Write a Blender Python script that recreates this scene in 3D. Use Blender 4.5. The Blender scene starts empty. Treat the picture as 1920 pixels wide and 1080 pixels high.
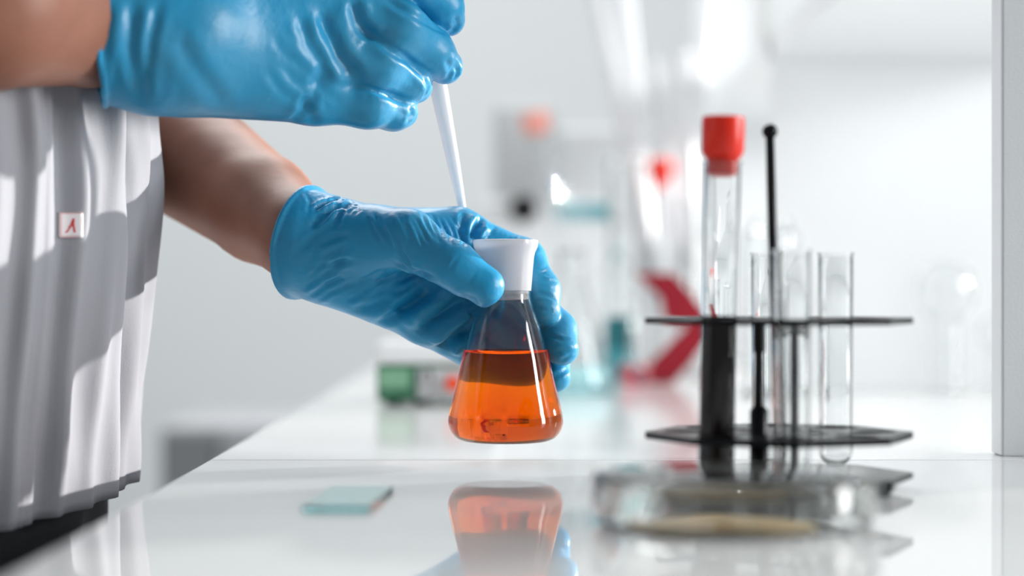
import bpy, bmesh, math, random
import numpy as np
from mathutils import Vector, Matrix
random.seed(7); np.random.seed(7)
S = bpy.context.scene; COL = S.collection

# ------------------------------------------------------------------ camera, world, lights, exposure
F = 4000.0                     # focal length in pixels of the 1920 frame (75 mm on 36 mm)
TZ = 0.900                     # worktop height
CZ = TZ + 0.077                # camera height
def P(px, py, d):              # a pixel at a depth -> a point of the room
    return Vector(((px - 960) * d / F, d, CZ - (py - 540) * d / F))
cam = bpy.data.cameras.new('camera'); co = bpy.data.objects.new('camera', cam); COL.objects.link(co)
co.location = (0, 0, CZ); co.rotation_euler = (math.pi / 2, 0, 0)
cam.lens = 75; cam.sensor_width = 36; cam.clip_start = 0.02
cam.dof.use_dof = True; cam.dof.focus_distance = 0.935; cam.dof.aperture_fstop = 4.0
S.camera = co
S.view_settings.view_transform = 'Standard'; S.view_settings.look = 'None'
S.view_settings.gamma = 1.0; S.view_settings.use_curve_mapping = False
S.view_settings.exposure = 0.22
w = bpy.data.worlds.new('world'); S.world = w; w.use_nodes = True
w.node_tree.nodes['Background'].inputs[0].default_value = (0.93, 0.97, 1.0, 1)
w.node_tree.nodes['Background'].inputs[1].default_value = 0.24
def lamp(kind, name, loc, aim, energy, color=(1, 1, 1), size=None, size_y=None, angle=None):
    L = bpy.data.lights.new(name, kind); L.energy = energy; L.color = color
    if size: L.shape = 'RECTANGLE'; L.size = size; L.size_y = size_y or size
    if angle: L.angle = angle
    o = bpy.data.objects.new(name, L); COL.objects.link(o); o.location = loc
    o.rotation_euler = (Vector(aim) - Vector(loc)).to_track_quat('-Z', 'Y').to_euler(); return o
SUN = Vector((-1.0, -0.60, -0.17))
lamp('SUN', 'sunlight', (3, 0, 2), Vector((3, 0, 2)) + SUN, 5.0, (1, 0.97, 0.93), angle=0.02)
lamp('AREA', 'right_side_light', (1.75, 1.22, 1.46), (0.1, 1.5, 1.0), 8, (0.96, 0.98, 1), 0.2, 0.2)  # daylight of the unseen window on the right, raking the divider panel
lamp('AREA', 'right_side_light', (2.2, 0.62, 1.40), (0, 0.95, 1.0), 34, (1, 1, 1), 0.35, 1.2)  # added area light brightening the gloves and the highlights on the glass
lamp('AREA', 'overhead_fill_light', (-0.4, 2.5, 2.6), (-0.3, 1.9, 0.9), 34, (1, 1, 1), 1.4, 1.2)  # added area light from above for the back wall; the room has no ceiling
C = S.cycles
C.max_bounces = 20; C.transmission_bounces = 18; C.transparent_max_bounces = 16; C.glossy_bounces = 6; C.diffuse_bounces = 4
C.sample_clamp_indirect = 6.0

# ------------------------------------------------------------------ materials
def mat(name, color, rough=0.5, metal=0.0, trans=0.0, ior=1.45, coat=0.0, sss=0.0, bump=None, vary=None, emit=None, spec=None):
    m = bpy.data.materials.new(name); m.use_nodes = True; nt = m.node_tree; b = nt.nodes['Principled BSDF']
    b.inputs['Base Color'].default_value = (*color, 1); b.inputs['Roughness'].default_value = rough
    b.inputs['Metallic'].default_value = metal; b.inputs['Transmission Weight'].default_value = trans
    b.inputs['IOR'].default_value = ior; b.inputs['Coat Weight'].default_value = coat
    if spec is not None: b.inputs['Specular IOR Level'].default_value = spec
    if sss:
        b.inputs['Subsurface Weight'].default_value = sss; b.inputs['Subsurface Scale'].default_value = 0.004
        b.inputs['Subsurface Radius'].default_value = (1, 0.4, 0.25)
    tc = nt.nodes.new('ShaderNodeTexCoord')
    if vary:                                    # second colour, scale, amount of mottling
        n = nt.nodes.new('ShaderNodeTexNoise'); n.inputs['Scale'].default_value = vary[1]; n.inputs['Detail'].default_value = 5
        r = nt.nodes.new('ShaderNodeMapRange'); r.inputs[1].default_value = 0.24; r.inputs[2].default_value = 0.68
        r.inputs[4].default_value = vary[2]
        x = nt.nodes.new('ShaderNodeMix'); x.data_type = 'RGBA'
        x.inputs[6].default_value = (*color, 1); x.inputs[7].default_value = (*vary[0], 1)
        nt.links.new(tc.outputs['Object'], n.inputs['Vector']); nt.links.new(n.outputs['Fac'], r.inputs[0])
        nt.links.new(r.outputs[0], x.inputs[0]); nt.links.new(x.outputs[2], b.inputs['Base Color'])
    if bump:                                    # list of (scale xyz, strength, distance)
        prev = None
        for sc, st, di in bump:
            mp = nt.nodes.new('ShaderNodeMapping'); mp.inputs['Scale'].default_value = sc
            n = nt.nodes.new('ShaderNodeTexNoise'); n.inputs['Scale'].default_value = 1; n.inputs['Detail'].default_value = 4
            bu = nt.nodes.new('ShaderNodeBump'); bu.inputs['Strength'].default_value = st; bu.inputs['Distance'].default_value = di
            nt.links.new(tc.outputs['Object'], mp.inputs[0]); nt.links.new(mp.outputs[0], n.inputs['Vector'])
            nt.links.new(n.outputs['Fac'], bu.inputs['Height'])
            if prev: nt.links.new(prev.outputs[0], bu.inputs['Normal'])
            prev = bu
        nt.links.new(prev.outputs[0], b.inputs['Normal'])
    return m
def glass(name, color=(1, 1, 1), ior=1.46, rough=0.0, absorb=None, haze=None):
    m = bpy.data.materials.new(name); m.use_nodes = True; nt = m.node_tree
    nt.nodes.remove(nt.nodes['Principled BSDF']); out = nt.nodes['Material Output']
    g = nt.nodes.new('ShaderNodeBsdfGlass'); g.inputs['Color'].default_value = (*color, 1)
    g.inputs['IOR'].default_value = ior; g.inputs['Roughness'].default_value = rough
    nt.links.new(g.outputs[0], out.inputs['Surface'])
    if haze:
        d = nt.nodes.new('ShaderNodeBsdfDiffuse'); t = nt.nodes.new('ShaderNodeBsdfTranslucent'); a = nt.nodes.new('ShaderNodeMixShader'); b = nt.nodes.new('ShaderNodeMixShader')
        d.inputs[0].default_value = t.inputs[0].default_value = (*haze[0], 1); b.inputs[0].default_value = haze[1]
        nt.links.new(d.outputs[0], a.inputs[1]); nt.links.new(t.outputs[0], a.inputs[2]); nt.links.new(g.outputs[0], b.inputs[1]); nt.links.new(a.outputs[0], b.inputs[2])
        nt.links.new(b.outputs[0], out.inputs['Surface'])
    if absorb:
        v = nt.nodes.new('ShaderNodeVolumeAbsorption'); v.inputs['Color'].default_value = (*absorb[0], 1)
        v.inputs['Density'].default_value = absorb[1]; nt.links.new(v.outputs[0], out.inputs['Volume'])
    return m
def milky(name, color, trans=0.5, rough=0.25):
    m = bpy.data.materials.new(name); m.use_nodes = True; nt = m.node_tree
    nt.nodes.remove(nt.nodes['Principled BSDF']); out = nt.nodes['Material Output']
    d = nt.nodes.new('ShaderNodeBsdfDiffuse'); t = nt.nodes.new('ShaderNodeBsdfTranslucent'); g = nt.nodes.new('ShaderNodeBsdfGlossy')
    for q in (d, t): q.inputs[0].default_value = (*color, 1)
    g.inputs['Roughness'].default_value = rough
    a = nt.nodes.new('ShaderNodeMixShader'); a.inputs[0].default_value = trans
    fr = nt.nodes.new('ShaderNodeFresnel'); fr.inputs[0].default_value = 1.45
    b = nt.nodes.new('ShaderNodeMixShader')
    nt.links.new(d.outputs[0], a.inputs[1]); nt.links.new(t.outputs[0], a.inputs[2])
    nt.links.new(fr.outputs[0], b.inputs[0]); nt.links.new(a.outputs[0], b.inputs[1]); nt.links.new(g.outputs[0], b.inputs[2])
    nt.links.new(b.outputs[0], out.inputs['Surface']); return m

M = dict(
    top=mat('glossy_white_worktop', (0.80, 0.82, 0.82), 0.03, ior=1.5),
    top_far=mat('satin_white_worktop', (0.82, 0.83, 0.83), 0.10, ior=1.5),
    wall=mat('painted_wall', (0.62, 0.65, 0.66), 0.8, bump=[((60, 60, 60), 0.1, 0.002)]),
    floor=mat('floor_tiles', (0.45, 0.46, 0.47), 0.4),
    board=mat('white_melamine', (0.83, 0.85, 0.86), 0.35),
    grain=mat('grey_grained_melamine', (0.84, 0.87, 0.88), 0.45, bump=[((900, 900, 900), 0.25, 0.0004)]),
    glove=mat('blue_nitrile', (0.012, 0.33, 0.62), 0.36, vary=((0.04, 0.26, 0.44), 26, 0.8), spec=0.45,
              bump=[((240, 240, 240), 0.34, 0.0007), ((1400, 1400, 1400), 0.10, 0.0002)]),
    skin=mat('skin', (0.40, 0.175, 0.11), 0.5, sss=0.15, vary=((0.29, 0.115, 0.07), 30, 0.8), bump=[((260, 260, 260), 0.2, 0.0005)]),
    hair=mat('dark_hair', (0.02, 0.015, 0.012), 0.6),
    gown=mat('grey_smock_cloth', (0.31, 0.315, 0.345), 0.7, bump=[((1500, 1500, 900), 0.25, 0.0003), ((25, 25, 12), 0.25, 0.004)]),
    trousers=mat('black_trousers', (0.012, 0.014, 0.018), 0.7),
    shoe=mat('black_shoe', (0.01, 0.01, 0.01), 0.4),
    patch=mat('white_pink_label', (0.95, 0.90, 0.90), 0.6),
    redprint=mat('red_print', (0.75, 0.06, 0.07), 0.6),
    pinkprint=mat('pink_print', (0.85, 0.48, 0.50), 0.6),
    glass=glass('clear_glass', (0.985, 0.99, 0.99), 1.46),
    thin=glass('clear_plastic', (0.98, 0.985, 0.98), 1.40),
    slide=glass('sea_green_glass', (0.90, 0.985, 0.985), 1.5, absorb=((0.25, 0.80, 0.85), 7)),
    orange=glass('orange_liquid', (1, 1, 1), 1.33, absorb=((0.9995, 0.83, 0.0), 260)),
    orange_wet=glass('orange_liquid_against_glass', (1, 1, 1), 1.33 / 1.46, absorb=((0.9995, 0.83, 0.0), 260), haze=((1.0, 0.09, 0.0), 0.11)),
    blood=mat('dark_red_liquid', (0.006, 0.0003, 0.0003), 0.2, spec=0.05),
    tealw=glass('pale_teal_water', (0.72, 0.93, 0.95), 1.33),
    pinkw=glass('pink_liquid', (0.90, 0.45, 0.50), 1.33),
    stopper=milky('milky_plastic', (0.92, 0.92, 0.96), 0.55, 0.2),
    white=milky('white_plastic', (0.96, 0.97, 0.99), 0.45, 0.35),
    redcap=mat('red_rubber', (0.85, 0.025, 0.008), 0.35, sss=0.1),
    salmon=mat('salmon_cap', (0.92, 0.40, 0.34), 0.5),
    black=mat('black_plastic', (0.004, 0.005, 0.006), 0.25, spec=0.22),
    agar=mat('amber_agar', (0.62, 0.40, 0.16), 0.35, sss=0.1, vary=((0.78, 0.58, 0.30), 60, 0.8)),
    greenbody=mat('green_enamel', (0.045, 0.17, 0.095), 0.4),
    greenlite=mat('pale_green_panel', (0.20, 0.42, 0.27), 0.4),
    grey=mat('light_grey_plastic', (0.52, 0.54, 0.55), 0.5),
    midgrey=mat('mid_grey_plastic', (0.42, 0.43, 0.45), 0.5),
    darkgrey=mat('grey_cabinet_paint', (0.26, 0.27, 0.28), 0.5),
    housing=mat('white_housing', (0.76, 0.78, 0.79), 0.4),
    orangeknob=mat('orange_knob', (0.85, 0.08, 0.02), 0.4),
    darkmark=mat('dark_mark', (0.03, 0.03, 0.035), 0.5),
    teal=mat('teal_plastic', (0.05, 0.33, 0.38), 0.4), tealdark=mat('dark_teal_plastic', (0.01, 0.16, 0.19), 0.4),
    tealpale=mat('pale_teal_strip', (0.22, 0.45, 0.50), 0.5),
    maroon=mat('dark_red_plastic', (0.36, 0.006, 0.022), 0.4),
    palegreen=milky('pale_green_bottle', (0.52, 0.62, 0.42), 0.3, 0.3),
)

# ------------------------------------------------------------------ helpers
def link(o, parent=None):
    COL.objects.link(o)
    if parent: o.parent = parent
    return o
def tag(o, label=None, cat=None, group=None, kind=None):
    if label: o['label'] = label
    if cat: o['category'] = cat
    if group: o['group'] = group
    if kind: o['kind'] = kind
    return o
def empty(name, loc, label, cat, group=None, rz=0):
    o = bpy.data.objects.new(name, None); o.empty_display_size = 0.02; COL.objects.link(o)
    o.location = loc; o.rotation_euler = (0, 0, rz); return tag(o, label, cat, group)
def mesh(name, verts, faces, m, parent=None, smooth=True):
    me = bpy.data.meshes.new(name); me.from_pydata([tuple(v) for v in verts], [], faces); me.update()
    if smooth: me.shade_smooth()
    if m: me.materials.append(m)
    return link(bpy.data.objects.new(name, me), parent)
def from_bm(name, bm, m, parent=None, smooth=False):
    bmesh.ops.recalc_face_normals(bm, faces=bm.faces)
    me = bpy.data.meshes.new(name); bm.to_mesh(me); bm.free()
    if smooth: me.shade_smooth()
    me.materials.append(m); return link(bpy.data.objects.new(name, me), parent)
def box(name, lo, hi, m, parent=None, bev=0.0, seg=2):
    bm = bmesh.new(); bmesh.ops.create_cube(bm, size=1)
    for v in bm.verts: v.co = Vector([lo[i] + (v.co[i] + 0.5) * (hi[i] - lo[i]) for i in range(3)])
    if bev: bmesh.ops.bevel(bm, geom=bm.edges[:], offset=bev, segments=seg, profile=0.6, affect='EDGES')
    return from_bm(name, bm, m, parent)
def spline(pts, n=6):
    """denser profile through the given (r,z) points (Catmull-Rom)."""
    out = []
    for i in range(len(pts) - 1):
        p0, p1, p2, p3 = pts[max(i - 1, 0)], pts[i], pts[i + 1], pts[min(i + 2, len(pts) - 1)]
        for k in range(n):
            t = k / n
            out.append(tuple(0.5 * (2 * p1[j] + (p2[j] - p0[j]) * t + (2 * p0[j] - 5 * p1[j] + 4 * p2[j] - p3[j]) * t * t
                             + (3 * p1[j] - p0[j] - 3 * p2[j] + p3[j]) * t ** 3) for j in (0, 1)))
    out.append(pts[-1]); return [(max(r, 0.0), z) for r, z in out]
def lathe(name, prof, m, parent=None, loc=(0, 0, 0), seg=64, closed=False, axis=None):
    """prof: (r,z) from bottom axis round to the end on the axis; closed joins last ring to first."""
    V, Fc, rings = [], [], []
    for r, z in prof:
        if r < 1e-7: rings.append([len(V)]); V.append((0, 0, z))
        else:
            rings.append(list(range(len(V), len(V) + seg)))
            V += [(r * math.cos(2 * math.pi * k / seg), r * math.sin(2 * math.pi * k / seg), z) for k in range(seg)]
    pairs = list(zip(rings[:-1], rings[1:])) + ([(rings[-1], rings[0])] if closed else [])
    for a, b in pairs:
        for k in range(seg):
            k2 = (k + 1) % seg
            if len(a) == 1 and len(b) == 1: continue
            if len(a) == 1: Fc.append((a[0], b[k2], b[k]))
            elif len(b) == 1: Fc.append((a[k], a[k2], b[0]))
            else: Fc.append((a[k], a[k2], b[k2], b[k]))
    if axis is not None:
        q = Vector((0, 0, 1)).rotation_difference(Vector(axis).normalized()); V = [q @ Vector(v) for v in V]
    o = mesh(name, V, Fc, m, parent); bm = bmesh.new(); bm.from_mesh(o.data)
    bmesh.ops.recalc_face_normals(bm, faces=bm.faces); bm.to_mesh(o.data); bm.free()
    for p in o.data.polygons: p.use_smooth = True
    o.data.set_sharp_from_angle(angle=math.radians(50))
    o.location = loc; return o
def rod(name, a, b, r0, r1, m, parent=None, seg=20, ends=True):
    """solid tapered rod with rounded ends from a to b, in world (or parent) coordinates."""
    a, b = Vector(a), Vector(b); L = (b - a).length
    prof = [(0, 0), (r0 * 0.7, r0 * 0.06), (r0, r0 * 0.35), (r1, L - r1 * 0.35), (r1 * 0.7, L - r1 * 0.06), (0, L)]
    return lathe(name, prof, m, parent, a, seg, axis=b - a)
def plate(name, outline, holes, z, th, m, parent=None, loc=(0, 0, 0), bev=0.0003):
    cu = bpy.data.curves.new(name, 'CURVE'); cu.dimensions = '2D'; cu.fill_mode = 'BOTH'; cu.extrude = th / 2 - bev; cu.bevel_depth = bev
    for pts in [outline] + holes:
        sp = cu.splines.new('POLY'); sp.points.add(len(pts) - 1); sp.use_cyclic_u = True
        for q, (x, y) in zip(sp.points, pts): q.co = (x, y, 0, 1)
    t = bpy.data.objects.new('tmp', cu); COL.objects.link(t)
    dg = bpy.context.evaluated_depsgraph_get(); me = bpy.data.meshes.new_from_object(t.evaluated_get(dg))
    bpy.data.objects.remove(t); bpy.data.curves.remove(cu)
    me.materials.clear(); me.materials.append(m); me.name = name
    for p in me.polygons: p.use_smooth = False
    o = link(bpy.data.objects.new(name, me), parent); o.location = Vector(loc) + Vector((0, 0, z)); return o
def circ(x, y, r, n=28): return [(x + r * math.cos(2 * math.pi * k / n), y + r * math.sin(2 * math.pi * k / n)) for k in range(n)]
def shell(out, t):
    """outer profile (r,z) bottom axis -> rim, plus wall thickness -> closed hollow vessel profile."""
    inn = []
    for i, (r, z) in enumerate(out):
        a = out[max(i - 1, 0)]; b = out[min(i + 1, len(out) - 1)]
        dx, dz = b[0] - a[0], b[1] - a[1]; L = math.hypot(dx, dz) or 1
        inn.append((max(r - dz / L * t, 0.0) if r > 1e-7 else 0.0, z + dx / L * t))
    return out + inn[::-1]
# ---- signed distance shapes meshed by surface nets: one continuous skin
def cap(p, a, b, r0, r1):
    a = np.asarray(a, np.float32); b = np.asarray(b, np.float32); ab = b - a
    t = np.clip(((p - a) @ ab) / float(ab @ ab), 0, 1)
    q = p - a - t[..., None] * ab
    return np.sqrt((q * q).sum(-1)) - (r0 + (r1 - r0) * t)
def smin(a, b, k):
    h = np.clip(0.5 + 0.5 * (b - a) / k, 0, 1); return b + (a - b) * h - k * h * (1 - h)
def chain(p, nodes, k):
    d = None
    for (a, ra), (b, rb) in zip(nodes[:-1], nodes[1:]):
        c = cap(p, a, b, ra, rb); d = c if d is None else smin(d, c, k)
    return d
def nets(f, lo, hi, h):
    ax = [np.arange(lo[i], hi[i] + h, h, dtype=np.float32) for i in range(3)]
    n = [len(x) for x in ax]; V = np.empty(n, np.float32)
    step = max(1, int(400000 / (n[1] * n[2])))
    for i in range(0, n[0], step):
        g = np.stack(np.meshgrid(ax[0][i:i + step], ax[1], ax[2], indexing='ij'), -1); V[i:i + step] = f(g.reshape(-1, 3)).reshape(g.shape[:3])
    ins = V < 0
    c = np.zeros([x - 1 for x in n], np.int8); offs = [(i, j, k) for i in (0, 1) for j in (0, 1) for k in (0, 1)]
    for o in offs: c += ins[o[0]:n[0] - 1 + o[0], o[1]:n[1] - 1 + o[1], o[2]:n[2] - 1 + o[2]]
    idx = np.argwhere((c > 0) & (c < 8)); lut = np.full(c.shape, -1, np.int32); lut[tuple(idx.T)] = np.arange(len(idx))
    acc = np.zeros((len(idx), 3)); cnt = np.zeros(len(idx))
    for o in offs:
        for a in range(3):
            if o[a]: continue
            o2 = list(o); o2[a] = 1
            va = V[tuple((idx + o).T)]; vb = V[tuple((idx + o2).T)]; m = (va < 0) != (vb < 0)
            t = np.where(m, va / np.where(m, va - vb, 1), 0); pos = np.tile(np.array(o, float), (len(idx), 1)); pos[:, a] = t
            acc[m] += pos[m]; cnt[m] += 1
    pts = (idx + acc / cnt[:, None]) * h + np.array(lo)
    quads = []
    for a in range(3):
        b, d = (a + 1) % 3, (a + 2) % 3
        sl0 = [slice(None)] * 3; sl1 = [slice(None)] * 3; sl0[a] = slice(0, -1); sl1[a] = slice(1, None)
        s0, s1 = ins[tuple(sl0)], ins[tuple(sl1)]
        e = np.argwhere(s0 != s1); ok = (e[:, b] > 0) & (e[:, d] > 0) & (e[:, b] < n[b] - 1) & (e[:, d] < n[d] - 1); e = e[ok]
        fl = s0[tuple(e.T)]; q = []
        for ob, od in ((1, 1), (0, 1), (0, 0), (1, 0)):
            e2 = e.copy(); e2[:, b] -= ob; e2[:, d] -= od; q.append(lut[tuple(e2.T)])
        q = np.stack(q, 1); q[~fl] = q[~fl][:, ::-1]; quads.append(q)
    return pts, np.concatenate(quads)
def grad(f, p, e=0.0006):
    p = np.asarray(p, np.float32); g = np.stack([f(p + np.eye(3, dtype=np.float32)[i] * e) - f(p - np.eye(3, dtype=np.float32)[i] * e) for i in range(3)], -1)
    return g / (np.linalg.norm(g, axis=-1, keepdims=True) + 1e-9)
def refine(f, p, it=2):
    for _ in range(it): p = p - grad(f, p) * f(p.astype(np.float32))[:, None] * 0.9
    return p
def np_mesh(name, pts, quads, m, parent=None):
    me = bpy.data.meshes.new(name); me.vertices.add(len(pts)); me.vertices.foreach_set('co', pts.astype(np.float32).ravel())
    me.loops.add(len(quads) * 4); me.loops.foreach_set('vertex_index', quads.astype(np.int32).ravel())
    me.polygons.add(len(quads)); me.polygons.foreach_set('loop_start', np.arange(0, len(quads) * 4, 4, dtype=np.int32))
    me.update(calc_edges=True); me.validate(); me.shade_smooth(); me.materials.append(m)
    return link(bpy.data.objects.new(name, me), parent)
def hit(f, px, d0, it=60):
    """march from the lens through pixels until the surface."""
    px = np.asarray(px, float); dr = np.stack([(px[:, 0] - 960) / F, np.ones(len(px)), -(px[:, 1] - 540) / F], -1)
    t = np.full(len(px), d0)
    for _ in range(it): t += f((dr * t[:, None] + np.array([0, 0, CZ])).astype(np.float32)) * 0.9
    p = dr * t[:, None] + np.array([0, 0, CZ]); return p[np.abs(f(p.astype(np.float32))) < 0.002]
def creases(f, pts, strokes, d0):
    """press (or raise) wrinkles into a skin: each stroke = (pixel polyline, width m, depth m)."""
    nrm = grad(f, pts); disp = np.zeros(len(pts))
    for poly, wd, dp in strokes:
        s = []
        for a, b in zip(poly[:-1], poly[1:]):
            k = max(2, int(math.dist(a, b) / 3)); s += [(a[0] + (b[0] - a[0]) * i / k, a[1] + (b[1] - a[1]) * i / k) for i in range(k)]
        s.append(poly[-1]); n = len(s); h = hit(f, s, d0)
        if len(h) < 2: continue
        lo, hi = h.min(0) - 3 * wd, h.max(0) + 3 * wd
        m = np.where(((pts > lo) & (pts < hi)).all(1))[0]
        if not len(m): continue
        best = np.full(len(m), 9.0); arg = np.zeros(len(m), int)
        for i, q in enumerate(h):
            d = np.linalg.norm(pts[m] - q, axis=1); u = d < best; best[u] = d[u]; arg[u] = i
        u = arg / max(1, len(h) - 1); taper = np.clip(np.minimum(u, 1 - u) * 5 + 0.15, 0, 1)
        g = np.exp(-(best / wd) ** 2) - 0.45 * np.exp(-((best - 1.9 * wd) / wd) ** 2)
        disp[m] -= dp * g * taper
    return pts + nrm * disp[:, None]

# ------------------------------------------------------------------ the room
def struct(o): o['kind'] = 'structure'; return o
struct(box('floor', (-2.2, -0.6, -0.05), (1.2, 3.7, 0), M['floor']))
struct(box('wall_back', (-2.2, 3.6, 0), (1.2, 3.7, 2.8), M['wall']))
struct(box('wall_left', (-2.3, -0.6, 0), (-2.2, 3.7, 2.8), M['wall']))

# counter: two worktop sections on a base
XE = -0.136
ct = empty('counter', (0.23, 1.2, 0), 'long glossy white counter running away from the viewer under all the glassware', 'counter')
def ctp(name, lo, hi, m, bev=0.0): o = box(name, Vector(lo) - ct.location, Vector(hi) - ct.location, m, ct, bev, 3); return o
o = ctp('worktop_section', (XE, 0.15, TZ - 0.028), (0.60, 0.9555, TZ), M['top'], 0.0016)
o = ctp('worktop_section', (XE, 0.9565, TZ - 0.028), (0.60, 2.35, TZ), M['top_far'], 0.0016)
ctp('base_cabinet', (XE + 0.05, 0.20, 0.08), (0.60, 2.32, TZ - 0.028), M['board'])
ctp('plinth', (XE + 0.09, 0.22, 0.0), (0.60, 2.30, 0.08), M['darkgrey'])

# shelf unit on the right of the counter
su = empty('shelf_unit', (0.3, 1.6, TZ), 'white shelf unit with upright panels standing along the right of the counter', 'shelf')
def sup(name, lo, hi, m, bev=0.0006): return box(name, Vector(lo) - su.location, Vector(hi) - su.location, m, su, bev, 2)
o = sup('side_panel', (0.2245, 0.976, TZ), (0.46, 0.995, CZ + 0.75), M['grain'], 0.0008); o['label'] = 'grey grained near panel of the shelf unit'
lip = box('edge_banding', Vector((0.2237, 0.9762, TZ + 0.0006)) - su.location, Vector((0.2245, 0.9948, CZ + 0.75)) - su.location, M['board'], o)
sup('divider_panel', (0.198, 1.628, TZ), (0.43, 1.646, CZ + 0.60), M['board'])
sup('side_panel', (0.198, 2.29, TZ), (0.43, 2.308, CZ + 0.60), M['board'])
sup('shelf_board', (0.198, 0.996, CZ + 0.175), (0.43, 2.29, CZ + 0.195), M['board'], 0.001)
sup('shelf_board', (0.198, 0.996, CZ + 0.555), (0.43, 2.29, CZ + 0.575), M['board'], 0.001)

# ------------------------------------------------------------------ flask in the hand
FD = 0.940; k = FD / F
fb = P(948, 828, FD)
def fz(y): return (828 - y) * k
fl = empty('conical_flask', fb, 'small conical flask of orange liquid held in the lower gloved hand', 'flask')
outer = spline([(0, 0), (50 * k, 0), (78 * k, 1 * k), (96 * k, 10 * k), (106 * k, 26 * k), (108 * k, 42 * k), (103 * k, 68 * k), (91 * k, 118 * k), (78 * k, 173 * k),
                (64 * k, 220 * k), (54 * k, 250 * k), (49 * k, 266 * k), (48 * k, 276 * k), (49 * k, 283 * k)], 5)
wall = shell(outer, 0.0012); inn = wall[len(outer):][::-1]            # inner wall from the axis up to the rim
wet = [q for q in inn if q[1] < fz(655)]
lathe('glass_body', outer + inn[:len(wet) - 2:-1], M['glass'], fl, seg=96)   # dry inner wall ends where the liquid begins
rl, zl = wet[-1]
liq = wet + [(rl - 2.5 * k, zl - 1.5 * k), (rl - 8 * k, zl - 5.5 * k), (rl - 18 * k, zl - 7.5 * k), (rl * 0.5, zl - 8 * k), (0, zl - 8 * k)]
lq = lathe('liquid', liq, M['orange_wet'], fl, seg=96); lq['label'] = 'bright orange liquid filling the lower half'
lq.data.materials.append(M['orange'])
for p in lq.data.polygons:                                             # the free surface meets air, the rest meets glass
    if p.center.z > zl - 9 * k and p.normal.z > 0.3: p.material_index = 1
st = [(0, fz(563)), (40 * k, fz(563)), (42.6 * k, fz(561)), (43.0 * k, fz(545)), (48.2 * k, fz(544.8)), (51 * k, fz(510)), (53.5 * k, fz(482)), (55.5 * k, fz(473)), (60 * k, fz(464)), (61.5 * k, fz(456)), (61 * k, fz(450)),
      (57 * k, fz(449)), (55.5 * k, fz(455)), (52 * k, fz(468)), (44 * k, fz(490)), (38 * k, fz(548)), (0, fz(549))]
lathe('stopper', st, M['stopper'], fl, seg=72)['label'] = 'milky white hollow plastic stopper'

# ------------------------------------------------------------------ the person
def N(px, py, d, r): return (np.array(P(px, py, d), np.float32), r * d / F)
def W(x, y, z, r): return (np.array((x, y, CZ + z), np.float32), r)
pr = empty('person', (-0.29, 0.96, 0), 'person in a grey smock and blue gloves holding a flask and a dropper', 'person')
def rel(pts): return pts - np.array(pr.location)

RSH, REL = W(-0.30, 0.79, 0.36, 0.055), W(-0.405, 0.698, 0.125, 0.042)
LSH, LEL = W(-0.30, 1.13, 0.36, 0.055), W(-0.275, 1.135, 0.165, 0.042)
RARM = [REL, N(-30, 8, 0.814, 158), N(172, 44, 0.879, 116), N(300, 60, 0.885, 90)]
LARM = [LEL, N(310, 262, 1.085, 124), N(490, 391, 0.998, 99), N(566, 446, 0.962, 82), N(680, 470, 0.956, 46)]
def body(p):
    d = cap(p, (-0.30, 0.90, 1.05), (-0.30, 0.90, 1.28), 0.09, 0.09)
    d = smin(d, cap(p, (-0.30, 1.02, 1.05), (-0.30, 1.02, 1.28), 0.09, 0.09), 0.03)
    d = smin(d, cap(p, (-0.305, 0.90, 0.93), (-0.305, 1.02, 0.93), 0.085, 0.085), 0.03)
    d = smin(d, cap(p, RSH[0], LSH[0], 0.06, 0.06), 0.05)
    d = smin(d, cap(p, (-0.30, 0.96, 1.33), (-0.285, 0.96, 1.50), 0.058, 0.052), 0.04)
    for y in (0.87, 1.05):
        d = smin(d, cap(p, (-0.305, y + (0.96 - y) * 0.2, 0.88), (-0.305, y, 0.48), 0.072, 0.055), 0.02)
        d = smin(d, cap(p, (-0.305, y, 0.48), (-0.325, y, 0.08), 0.052, 0.036), 0.02)
        d = smin(d, cap(p, (-0.325, y, 0.045), (-0.19, y, 0.03), 0.032, 0.022), 0.02)
    hd = cap(p, (-0.285, 0.96, 1.625), (-0.265, 0.96, 1.60), 0.098, 0.09)         # skull, jaw, nose, ears
    hd = smin(hd, cap(p, (-0.225, 0.96, 1.535), (-0.235, 0.96, 1.56), 0.042, 0.055), 0.05)
    hd = smin(hd, cap(p, (-0.168, 0.96, 1.605), (-0.152, 0.96, 1.575), 0.008, 0.012), 0.012)
    for s in (-1, 1):
        hd = smin(hd, cap(p, (-0.275, 0.96 + s * 0.092, 1.62), (-0.268, 0.96 + s * 0.088, 1.575), 0.014, 0.009), 0.008)
        hd = np.maximum(hd, -cap(p, (-0.172, 0.96 + s * 0.032, 1.612), (-0.176, 0.96 + s * 0.036, 1.612), 0.010, 0.010))
    d = smin(d, hd, 0.02)
    for arm, sh in ((RARM, RSH), (LARM, LSH)):
        d = smin(d, smin(chain(p, arm, 0.006), cap(p, sh[0], arm[0][0], 0.050, 0.043), 0.015), 0.008)
    return d
pts, q = nets(body, (-0.56, 0.64, 0.0), (0.0, 1.25, 1.74), 0.0075)
pts = refine(body, pts)
bo = np_mesh('body', rel(pts), q, M['skin'], pr); bo['label'] = 'bare brown forearms'
def hairf(p):
    d = cap(p, (-0.292, 0.96, 1.637), (-0.285, 0.96, 1.62), 0.104, 0.10)
    return np.maximum(np.maximum(d, -cap(p, (-0.285, 0.96, 1.625), (-0.265, 0.96, 1.60), 0.096, 0.088)), 1.0 * (p[..., 0] + 0.235) - 0.9 * (p[..., 2] - 1.66) - 0.01)
pts, q = nets(hairf, (-0.43, 0.83, 1.48), (-0.12, 1.09, 1.78), 0.006); np_mesh('hair', rel(pts), q, M['hair'], pr)
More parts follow.
